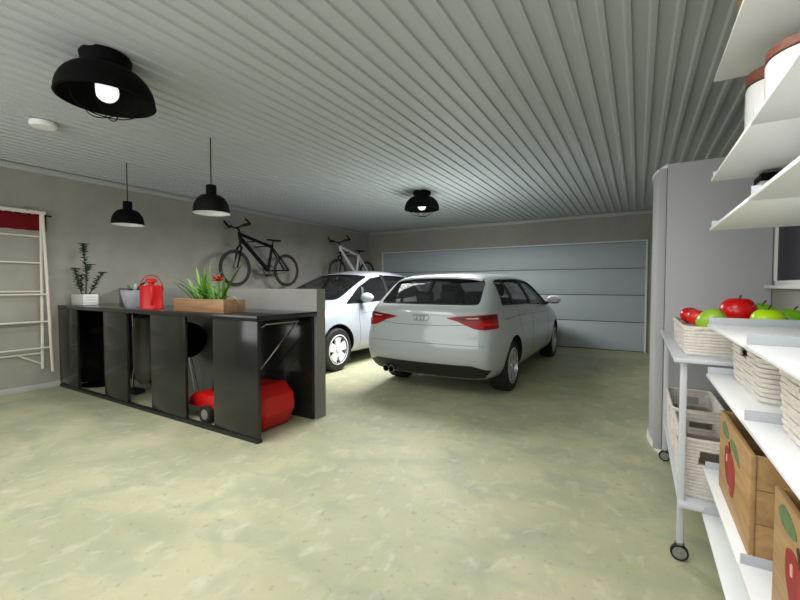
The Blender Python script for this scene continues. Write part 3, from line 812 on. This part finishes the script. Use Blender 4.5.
# white hatchback facing the camera side (local rear at y=0, nose at 4.4; turned half round)
B = [
 ([(.12,.32,.66),(.04,.38,.76),(-.01,.56,.80),(.06,.86,.80),(.09,1.0,.77),(.14,1.10,.70)], .03, -.10),
 ([(.30,.22,.72),(.26,.32,.84),(.22,.60,.88),(.27,.86,.87),(.32,1.03,.84),(.38,1.36,.68)], .05, -.10),
 ([(.60,.20,.74),(.60,.30,.86),(.60,.60,.905),(.60,.86,.895),(.60,1.05,.87),(.66,1.51,.64)], .05, -.06),
 ([(1.2,.20,.74),(1.2,.29,.88),(1.2,.58,.91),(1.2,.85,.90),(1.2,1.04,.88),(1.25,1.575,.655)], .05, 0),
 ([(1.9,.20,.74),(1.9,.29,.88),(1.9,.58,.91),(1.9,.84,.90),(1.9,1.03,.88),(1.80,1.585,.66)], .06, 0),
 ([(2.6,.20,.74),(2.6,.29,.88),(2.6,.58,.91),(2.6,.83,.90),(2.6,1.02,.875),(2.30,1.52,.645)], .06, .08),
 ([(3.15,.20,.74),(3.15,.29,.88),(3.15,.58,.91),(3.15,.80,.89),(3.12,.99,.86),(2.85,1.28,.71)], .06, .16),
 ([(3.55,.20,.72),(3.55,.29,.87),(3.55,.58,.91),(3.55,.78,.88),(3.52,.95,.83),(3.40,1.045,.76)], .07, .20),
 ([(3.95,.20,.70),(3.95,.30,.84),(3.95,.56,.88),(3.95,.74,.85),(3.95,.86,.78),(3.93,.92,.70)], .07, .18),
 ([(4.25,.22,.66),(4.25,.32,.76),(4.26,.52,.80),(4.25,.66,.77),(4.22,.76,.70),(4.20,.80,.62)], .05, .14),
 ([(4.28,.28,.52),(4.33,.36,.62),(4.36,.50,.66),(4.33,.61,.64),(4.28,.68,.60),(4.25,.72,.56)], .02, .14),
]
Bcav = [
 ([(.66,.45,.70),(.62,.60,.74),(.60,.9,.76),(.56,1.08,.76),(.72,1.45,.58)], .03, -.04),
 ([(1.2,.42,.70),(1.2,.60,.80),(1.2,.85,.82),(1.2,1.04,.80),(1.25,1.51,.60)], .03, 0),
 ([(1.9,.42,.70),(1.9,.60,.80),(1.9,.85,.82),(1.9,1.03,.80),(1.8,1.525,.60)], .04, 0),
 ([(2.5,.42,.70),(2.5,.60,.80),(2.5,.85,.82),(2.5,1.02,.80),(2.25,1.46,.585)], .04, .05),
 ([(3.1,.45,.70),(3.1,.60,.78),(3.1,.85,.80),(3.1,.97,.78),(3.02,1.08,.70)], .04, .12),
]
dlo2 = smooth_poly([(.62,1.12),(1.5,1.085),(2.6,1.045),(3.22,1.03),(3.15,1.075),(2.72,1.30),(2.30,1.455),(1.8,1.52),(1.2,1.51),(.80,1.42)], .05)
rw2 = smooth_poly([(-.66,1.12),(.66,1.12),(.57,1.43),(-.57,1.43)], .05)
ws2 = smooth_poly([(-.70,1.095),(.70,1.095),(.575,1.50),(.3,1.53),(0,1.54),(-.3,1.53),(-.575,1.50)], .05)
BX, BY = -4.86, 8.36
whc, bvh2 = car('car', 'white hatchback facing the camera beside the left wall, half hidden by the low concrete wall', (BX, BY, 0), PI, M_PAINT2,
  B, Bcav, dlo2, [((2.0,1.06),(1.92,1.53),.09), ((2.80,1.06),(2.64,1.30),.045), ((1.08,1.10),(1.05,1.52),.06)], rw2, ws2, (.85, 3.50), .335, .885, .215,
  lambda wo, s, R, tw: wheel_spokes(wo, s, R, tw, M_ALLOYW, 5, 0, (.13, .245)), .9, 1.9)
for s in (-1, 1):
    b = MB()
    for pts in ([(1.95,1.06),(1.95,.7),(1.97,.30)], [(2.92,1.02),(2.97,.8),(2.95,.6),(2.93,.30),(1.97,.285)], [(.95,1.08),(.98,.92),(1.15,.70)], [(.5,.88),(1.5,.90),(2.9,.87)]):
        b.tube(proj_line(bvh2, pts, side(s), -.002), .004, 6)
    b.build('door_seam', M_CABD, whc)
    for y in (1.25, 2.12):
        hit = bvh2.ray_cast(Vector((s*3, y, .97)), Vector((-s,0,0)))[0]
        MB().tube([hit+Vector((-.01*s,-.11,0)), hit+Vector((.028*s,-.08,.004)), hit+Vector((.028*s,.08,.004)), hit+Vector((-.01*s,.11,0))], .014, 10).build('door_handle', M_PAINT2, whc)
    hit = bvh2.ray_cast(Vector((s*3, 2.86, 1.06)), Vector((-s,0,0)))[0]
    b = MB(); b.ell((hit.x+s*.14, hit.y, 1.13), .12, .08, .08, 20, 12)
    mo = b.build('wing_mirror', M_PAINT2, whc)
    MB().tube([(hit.x-.02*s, hit.y, 1.04), (hit.x+.07*s, hit.y, 1.075)], [.035,.026], 10).build('mirror_arm', M_TRIMBLK, mo)
    MB().ell((hit.x+s*.14, hit.y-.076, 1.13), .09, .008, .058, 16, 8).build('mirror_glass', M_CHROME, mo)
    lo = [(x*s, z) for x, z in ((.42,.70),(.66,.76),(.72,.86),(.62,.84),(.46,.77))]
    patch(bvh2, lo, front, .006, .014, .04).build('headlamp', M_CERAM, whc)
patch(bvh2, [(-.40,.62),(.40,.62),(.36,.50),(-.36,.50)], front, .006, .012).build('front_grille', M_TRIMBLK, whc)
patch(bvh2, [(-.50,.44),(.50,.44),(.44,.34),(-.44,.34)], front, .006, .012).build('lower_grille', M_TRIMBLK, whc)
for s in (-1, 1):
    patch(bvh2, [(s*.50,1.06),(s*.70,1.05),(s*.74,.88),(s*.56,.88)], rear, .006, .014).build('tail_lamp', M_REDLAMP, whc)
seats(whc, [(-.38, 1.85, .58, .5, .66, .26, (0,)), (.38, 1.85, .58, .5, .66, .26, (0,)), (0, .95, .58, 1.25, .55, .28, (-.37, 0, .37))], 1)
b = MB(); b.tube([(-.38+.18*math.cos(a), 2.50+.08*math.sin(a), .99+.17*math.sin(a)) for a in [k*2*PI/24 for k in range(24)]], .014, 8, closed=True); b.build('steering_wheel', M_TRIMBLK, whc)
MB().box(-.74, .74, 2.66, 3.0, .75, 1.0, bev=.05).build('dashboard', M_INT, whc)
MB().tube([(0,2.42,1.50),(0,2.40,1.44)], .012, 8).build('mirror_stem', M_TRIMBLK, whc)
MB().box(-.11, .11, 2.38, 2.41, 1.39, 1.45, bev=.01).build('rear_view_mirror', M_TRIMBLK, whc)

# ------------------------------------------------------------------ tall cabinet
t = thing('tall_cabinet', 'tall grey sliding door cabinet with bowed front edge near the garage door', 'cabinet', (0, 3.72, 0))
CL = .80
MB().box(.178, RX-.004, 0, .022, .0, 2.25, bev=.002).build('side_panel', M_CAB, t)
MB().box(.178, RX-.004, CL-.022, CL, .0, 2.25, bev=.002).build('side_panel', M_CAB, t)
MB().box(RX-.02, RX-.004, .022, CL-.022, .0, 2.25).build('back_panel', M_CAB, t)
def arc(u, inset): return (.178-(.092-inset)*math.sin(PI*u)**.75+.0, CL*u)
def bow(z0, z1):
    return MB().prism([arc(k/24, 0) for k in range(25)], 2, z0, z1)
bow(2.225, 2.25).build('top_cap', M_WHITE, t); bow(0, .035).build('bottom_cap', M_WHITE, t)
MB().box(.178, RX-.02, .022, CL-.022, 2.232, 2.249).build('top_panel', M_CAB, t)
for u0, u1, ins in ((.12, .54, .016), (.48, .92, .034)):
    us = [u0+(u1-u0)*k/14 for k in range(15)]
    pts = [arc(u, ins) for u in us]; pts += [(x+.010, y) for x, y in pts[::-1]]
    d = MB().prism(pts, 2, .036, 2.224).build('sliding_door', M_CAB, t)
    for u in (u0, u1):
        x, y = arc(u, ins); MB().box(x-.006, x+.016, y-.010, y+.010, .036, 2.224, bev=.004).build('door_edge', M_TRIM, d)
MB().box(.120, .174, .012, .026, .036, 2.224, bev=.002).build('front_post', M_CAB, t)
MB().box(.1742, .1778, .012, .020, .036, 2.224).build('edge_groove', M_CABD, t, smooth=0)

# ------------------------------------------------------------------ shelving
SX = .268
SZ = [2.224, 1.793, 1.577, 1.150, .928, .499, .287]
for y0, y1, lab in ((1.525, 2.25, 'white metal wall shelving bay next to the rolling trolley'), (.80, 1.523, 'white metal wall shelving bay nearest the camera at the right edge')):
    t = thing('shelving_unit', lab, 'shelves', (0, y0, 0), group='two bays of white wall shelving')
    L = y1-y0
    for z in SZ:
        s_ = MB().box(SX, RX-.03, 0, L-.001, z-.012, z, bev=.002).build('shelf', M_SHELF, t)
        MB().box(SX+.006, RX-.03, L-.006, L-.001, z, z+.030, bev=.001).build('end_lip', M_LIP, s_)  # grey puts the shade of the near-facing side into the colour
    for yy in (.10, L-.10):
        MB().box(RX-.03, RX-.001, yy-.015, yy+.015, .15, 2.5, bev=.002).build('wall_upright', M_SHELF, t)

# ------------------------------------------------------------------ baskets
def rrect(w, d, r, n=6):
    pts = []
    for cx, cy, a0 in ((w/2-r, d/2-r, 0), (-w/2+r, d/2-r, 90), (-w/2+r, -d/2+r, 180), (w/2-r, -d/2+r, 270)):
        for k in range(n+1):
            a = math.radians(a0+90*k/n); pts.append(Vector((cx+r*math.cos(a), cy+r*math.sin(a), 0)))
    # even resample
    P = pts+[pts[0]]; tot = sum((P[i+1]-P[i]).length for i in range(len(P)-1)); N = max(40, int(tot/.013)); out = []; i = 0; acc = 0
    for k in range(N):
        tgt = tot*k/N
        while acc+(P[i+1]-P[i]).length < tgt: acc += (P[i+1]-P[i]).length; i += 1
        out.append(P[i].lerp(P[i+1], (tgt-acc)/(P[i+1]-P[i]).length))
    return out
def basket(label, loc, w, d, h, taper=.93, handle_sides=('near', 'front'), course=.017, group=None, padding=None):
    t = thing('wicker_basket', label, 'basket', loc, group=group)
    b = MB(); n = int(h/course)
    for j in range(n):
        f = taper+(1-taper)*j/n; z = .006+(j+.5)*(h-.012)/n
        base = rrect(w*f, d*f, .04); m = len(base); ring = []
        for k, p in enumerate(base):
            q = p.copy(); nrm = Vector((p.x/(w*f), p.y/(d*f), 0)); nrm.normalize()
            per = m/max(4, round(m/12)); wv = math.sin(PI*k/per); ring.append(q+nrm*(.0052*abs(wv)*(1 if (int(k/per)+j) % 2 else .35)-.002)+Vector((0, 0, z)))
        hz = h*.60 < z < h*.82
        def is_open(p):
            if not hz: return False
            if 'near' in handle_sides and p.y < -d*f/2+.02 and abs(p.x) < .055: return True
            if 'front' in handle_sides and p.x < -w*f/2+.02 and abs(p.y) < .055: return True
            if 'far' in handle_sides and p.y > d*f/2-.02 and abs(p.x) < .055: return True
            return False
        op = [is_open(p) for p in base]
        rr = course*.485
        if not any(op): b.tube(ring, rr, 6, closed=True, flat=.6)
        else:
            st = next(i for i in range(m) if op[i-1] and not op[i]); run = []
            for k in range(m+1):
                i = (st+k) % m
                if k < m and not op[i]: run.append(ring[i])
                else:
                    if len(run) > 2: b.tube(run, rr, 6, flat=.6)
                    run = []
    o = b.build('weave', M_WICK, t, smooth=60, recalc=False)
    b = MB(); b.tube([p+Vector((0,0,h-.006)) for p in rrect(w, d, .05)], .009, 8, closed=True); b.build('rim', M_WICK, t)
    f = taper; pts = rrect(w*f-.006, d*f-.006, .05)
    MB().prism([(p.x, p.y) for p in pts], 2, 0, .008).build('bottom', M_WICK, t)
    # inner lining
    b = MB(); lo = [b.bm.verts.new((p.x*.965, p.y*.965, .01)) for p in rrect(w*f, d*f, .05)]
    hi = [b.bm.verts.new((p.x*.97, p.y*.97, h*.58)) for p in rrect(w*f, d*f, .05)]
    for i in range(len(lo)): b.bm.faces.new((lo[i], lo[(i+1) % len(lo)], hi[(i+1) % len(lo)], hi[i]))
    bmesh.ops.solidify(b.bm, geom=b.bm.faces[:], thickness=.003)
    b.build('lining', M_WICKD, t)
    if padding:
        pts = rrect(w*.90, d*.90, .05); MB().prism([(p.x, p.y) for p in pts], 2, .012, padding, bev=.01).build('padding', mat('cream_packing', (226, 214, 190), .95, bump=(40, .5)), t)
    return t

# ------------------------------------------------------------------ trolley
t = thing('rolling_trolley', 'grey metal two tier rolling trolley between the shelves and the tall cabinet', 'trolley', (0, 2.27, 0))
TL, TX0, TX1 = 1.38, .15, .765
for z, nm in ((.985, 'top_tray'), (.30, 'bottom_tray')):
    x0 = TX0 if z > .5 else TX0+.03
    b = MB(); b.box(x0, TX1, 0, TL, z-.022, z, bev=.004); b.build(nm, M_TROL, t)
for x in (.192, .725):
    for y in (.05, TL-.05):
        lg = MB().box(x-.014, x+.014, y-.014, y+.014, .0865, .965, bev=.004).build('leg', M_TROL, t)
        b = MB(); b.box(x-.022, x+.022, y+.016, y+.020, .028, .080, bev=.001); b.box(x-.012, x+.012, y-.014, y+.020, .078, .086, bev=.002)
        b.build('caster_fork', M_STEEL, lg)
        c = MB().lathe([(.029,-.010),(.037,-.011),(.038,-.006),(.038,.006),(.037,.011),(.029,.010)], axis=1, n=36, c=(x, y, .0385)).build('caster', M_RUB, lg)
        MB().lathe([(0,-.013),(.008,-.013),(.010,-.009),(.030,-.009),(.030,.009),(0,.011)], axis=1, n=28, c=(x, y, .0385)).build('caster_disc', M_STEEL, lg)
for x in (.192, .725):
    MB().tube([(x,.05,.93),(x,TL-.05,.93)], .008, 8).build('side_rail', M_TROL, t)
basket('wicker basket of fruit on the top tray of the rolling trolley', (.455, 2.70, .985), .52, .68, .140, .975, (), .0155, padding=.112)
basket('low wicker basket at the near end of the trolley bottom tray', (.325, 2.60, .30), .26, .50, .29, .96, ('near', 'far', 'front'))
basket('wicker basket at the far end of the trolley bottom tray behind the other', (.325, 3.25, .30), .26, .60, .275, .97, ('near', 'far', 'front'))
basket('wicker basket under the long white shelf, the farther one beside the trolley', (.555, 1.985, .928), .41, .505, .206, .955, ('front',), .0165)
basket('wicker basket at the right edge above the nearer cherry crate', (.540, 1.235, .928), .41, .52, .206, .955, ('front',), .0165)

# ------------------------------------------------------------------ fruit
def apple(label, loc, r, rgb, tilt=(0, 0), group=None, squash=.92, name='apple', stem=True, m=None):
    t = thing(name, label, name, loc, group=group)
    prof = []
    for k in range(21):
        a = -PI/2+PI*k/20
        rad = r*math.cos(a)*(1+.07*math.sin(a)); z = r*squash*math.sin(a)
        dip = math.exp(-(rad/(r*.33))**2); z -= (.20*r*dip if a > 0 else -.13*r*dip)
        prof.append((max(rad, 0) if 0 < k < 20 else 0, z))
    b = MB().lathe(prof, n=32); rot = Matrix.Rotation(tilt[0], 4, 'X') @ Matrix.Rotation(tilt[1], 4, 'Y')
    b.xform(rot); b.build('flesh', m or mat('skin_%02x%02x%02x' % rgb, rgb, .25, noise=(9, .5, tuple(min(255, int(v*1.12+6)) for v in rgb))), t, smooth=80)
    if stem:
        b = MB(); b.tube([(0,0,r*.68),(.004,0,r*.92),(.012,0,r*1.14)], [.003,.003,.0045], 8); b.xform(rot); b.build('stem', M_PAINTD, t)
    return t
PT = .985+.112
apple('big shiny red apple in the trolley basket', (.448, 2.70, PT+.084), .080, (200, 8, 10), squash=1.06)
apple('bright yellow green apple right of the big red apple, in front', (.528, 2.52, PT+.060), .064, (176, 222, 8))
apple('green apple peeking out behind the big red apple', (.572, 2.88, PT+.067), .071, (128, 196, 20), (.2, .1))
apple('green apple at the right edge of the picture behind the white shelf', (.632, 2.62, PT+.058), .062, (112, 180, 16), (-.1, .2))
apple('dull green mango leaning on the left rim of the trolley basket', (.312, 2.495, PT+.052), .055, (140, 178, 50), (.5, .9), squash=1.25, name='mango', stem=False)
apple('small glossy red fruit at the far left corner of the trolley basket', (.268, 2.93, PT+.048), .052, (190, 20, 18), (.3, .2), name='plum', stem=False)
apple('second small red fruit between the corner one and the mango', (.285, 2.78, PT+.046), .049, (206, 40, 30), (-.2, .3), name='plum', stem=False)
apple('small orange fruit behind the green mango', (.325, 2.66, PT+.046), .050, (232, 130, 50), (.1, .2), name='orange', stem=False)

# ------------------------------------------------------------------ crates
def crate(label, loc, w, d, h):
    t = thing('wooden_crate', label, 'crate', loc, group='wooden crates with painted fruit')
    MB().box(0, .014, 0, d, 0, h, bev=.002).build('front_board', M_CRATE, t)
    MB().box(w-.014, w, 0, d, 0, h, bev=.002).build('back_board', M_CRATE, t)
    pl = h/3
    for yy in (0, d-.014):
        for k in range(3):
            MB().box(.0145, w-.0145, yy+(.004 if yy == 0 else 0), yy+.014-(.004 if yy else 0), k*pl+.001, (k+1)*pl-.001, bev=.001).build('end_slat', M_CRATE, t)
    MB().box(.0145, w-.0145, .015, d-.015, .002, .014).build('floor_board', M_CRATE, t)
    y0, z0 = d*.60, h*.52
    def blob(pts, name, m, th=.0015):
        MB().prism([(y0-p[0]*1.55, z0+p[1]*.82) for p in smooth_poly(pts, .03, 4)], 0, -th, .001).build(name, m, t)
    blob([(-.055,.055),(-.02,.075),(.012,.05),(.02,-.03),(.0,-.10),(-.03,-.09),(-.058,-.02)], 'painted_fruit', M_PAINTR)
    blob([(.0,.05),(.03,.065),(.06,.03),(.064,-.05),(.045,-.115),(.018,-.12),(.0,-.06)], 'painted_fruit', mat('painted_red_bright', (166, 58, 44), .7, noise=(18, .7, (130, 34, 28))), .0025)
    blob([(-.10,.13),(-.075,.165),(-.03,.15),(-.005,.115),(-.04,.095),(-.085,.10)], 'painted_leaf', M_PAINTG)
    blob([(.0,.12),(.04,.135),(.09,.11),(.115,.06),(.08,.07),(.03,.09)], 'painted_leaf', M_PAINTG)
    blob([(-.008,.10),(.0,.105),(.014,.06),(.008,.055)], 'painted_stem', M_PAINTD, .003)
    blob([(-.032,.03),(-.022,.035),(-.02,.0),(-.03,-.005)], 'painted_highlight', mat('painted_pink', (222, 160, 146), .7), .003)
crate('wooden crate with painted red fruit, the farther one on the lower white shelf', (.300, 1.565, .499), .42, .52, .312)
crate('wooden crate with painted red fruit, the nearer one cut off by the right edge', (.314, .90, .499), .42, .48, .305)

# ------------------------------------------------------------------ jars and boxes on the upper shelves
def jar(label, loc, r, h):
    t = thing('storage_jar', label, 'jar', loc, group='white jars with brown lids')
    MB().lathe([(0,0),(r*.9,0),(r*.97,.01),(r,.03),(r,h*.80),(r*.96,h*.845),(r*.85,h*.86),(0,h*.86)], n=44).build('body', M_CERAM, t)
    MB().lathe([(0,h*.861),(r*.97,h*.861),(r,h*.87),(r,h*.98),(r*.96,h),(0,h)], n=44).build('lid', M_COPPER, t)
jar('tall white jar with a brown lid, the farther one on the upper shelf', (.425, 1.97, SZ[1]), .094, .305)
jar('shorter white jar with a brown lid, nearer the right edge of the upper shelf', (.405, 1.55, SZ[1]), .102, .195)
t = thing('lidded_box', 'white box with a black tray on its lid on the third shelf down', 'box', (.410, 2.115, SZ[2]))
MB().box(0, .28, 0, .12, 0, .130, bev=.004).build('body', M_WHITE, t); MB().box(-.003, .283, -.003, .123, .131, .158, bev=.003).build('lid', M_LIP, t); MB().box(.0, .28, .0, .12, .159, .190, bev=.003).build('lid_tray', M_BLACK, t)
t = thing('cardboard_box', 'tan cardboard box on the topmost white shelf', 'box', (.318, 1.545, SZ[0]))
b = MB(); b.box(0, .38, 0, .55, 0, .30, bev=.003); b.build('carton', M_CARD, t); MB().box(.16, .22, -.002, .552, .299, .3015).build('tape', mat('packing_tape', (196, 150, 96), .4), t)

# ------------------------------------------------------------------ light and camera
def area(name, loc, rot, sx, sy, power, col=(1,1,1)):
    l = bpy.data.lights.new(name, 'AREA'); l.shape = 'RECTANGLE'; l.size = sx; l.size_y = sy; l.energy = power; l.color = col
    o = bpy.data.objects.new(name, l); COL.objects.link(o); o.location = loc; o.rotation_euler = rot; return o
def disk(name, loc, r, power, col=(1,1,1), spread=180):
    l = bpy.data.lights.new(name, 'AREA'); l.shape = 'DISK'; l.size = r*2; l.energy = power; l.color = col; l.spread = math.radians(spread)
    o = bpy.data.objects.new(name, l); COL.objects.link(o); o.location = loc; return o
area('added_window_fill', ((FX0+FX1)/2, FY-.02, (FZ0+FZ1)/2), (PI/2, 0, 0), FX1-FX0-.1, FZ1-FZ0-.1, 48, (1, .99, .97))  # soft fill placed in the added window behind the camera
for xx, yy, pw in ((-3.015, 1.332, 32), (-2.98, 5.72, 150), (-.35, .95, 22)):  # last entry belongs to the added lamp over the shelves
    area('lamp_light', (xx, yy, CZ-.43), (0, 0, 0), 1.3 if yy < 3 else 1.5, 1.3 if yy < 3 else 1.5, pw)
for xx in (-5.40, -3.76): disk('lamp_light', (xx, 2.58, 2.345-.29), .14, 5)
w = bpy.data.worlds.new('World'); SC.world = w; w.use_nodes = True
bg = w.node_tree.nodes['Background']; bg.inputs[0].default_value = (.9, .95, 1, 1); bg.inputs[1].default_value = 1.0

cam = bpy.data.cameras.new('camera'); cam.sensor_width = 36; cam.lens = 403/800*36; cam.clip_start = .05
co = bpy.data.objects.new('camera', cam); COL.objects.link(co)
co.location = (0, 0, 1.32); co.rotation_euler = (PI/2-math.atan(14/403), 0, math.radians(30.6))
SC.camera = co
SC.view_settings.view_transform = 'Standard'; SC.view_settings.look = 'None'
SC.view_settings.exposure = 0.42; SC.view_settings.gamma = 1.0; SC.view_settings.use_curve_mapping = False
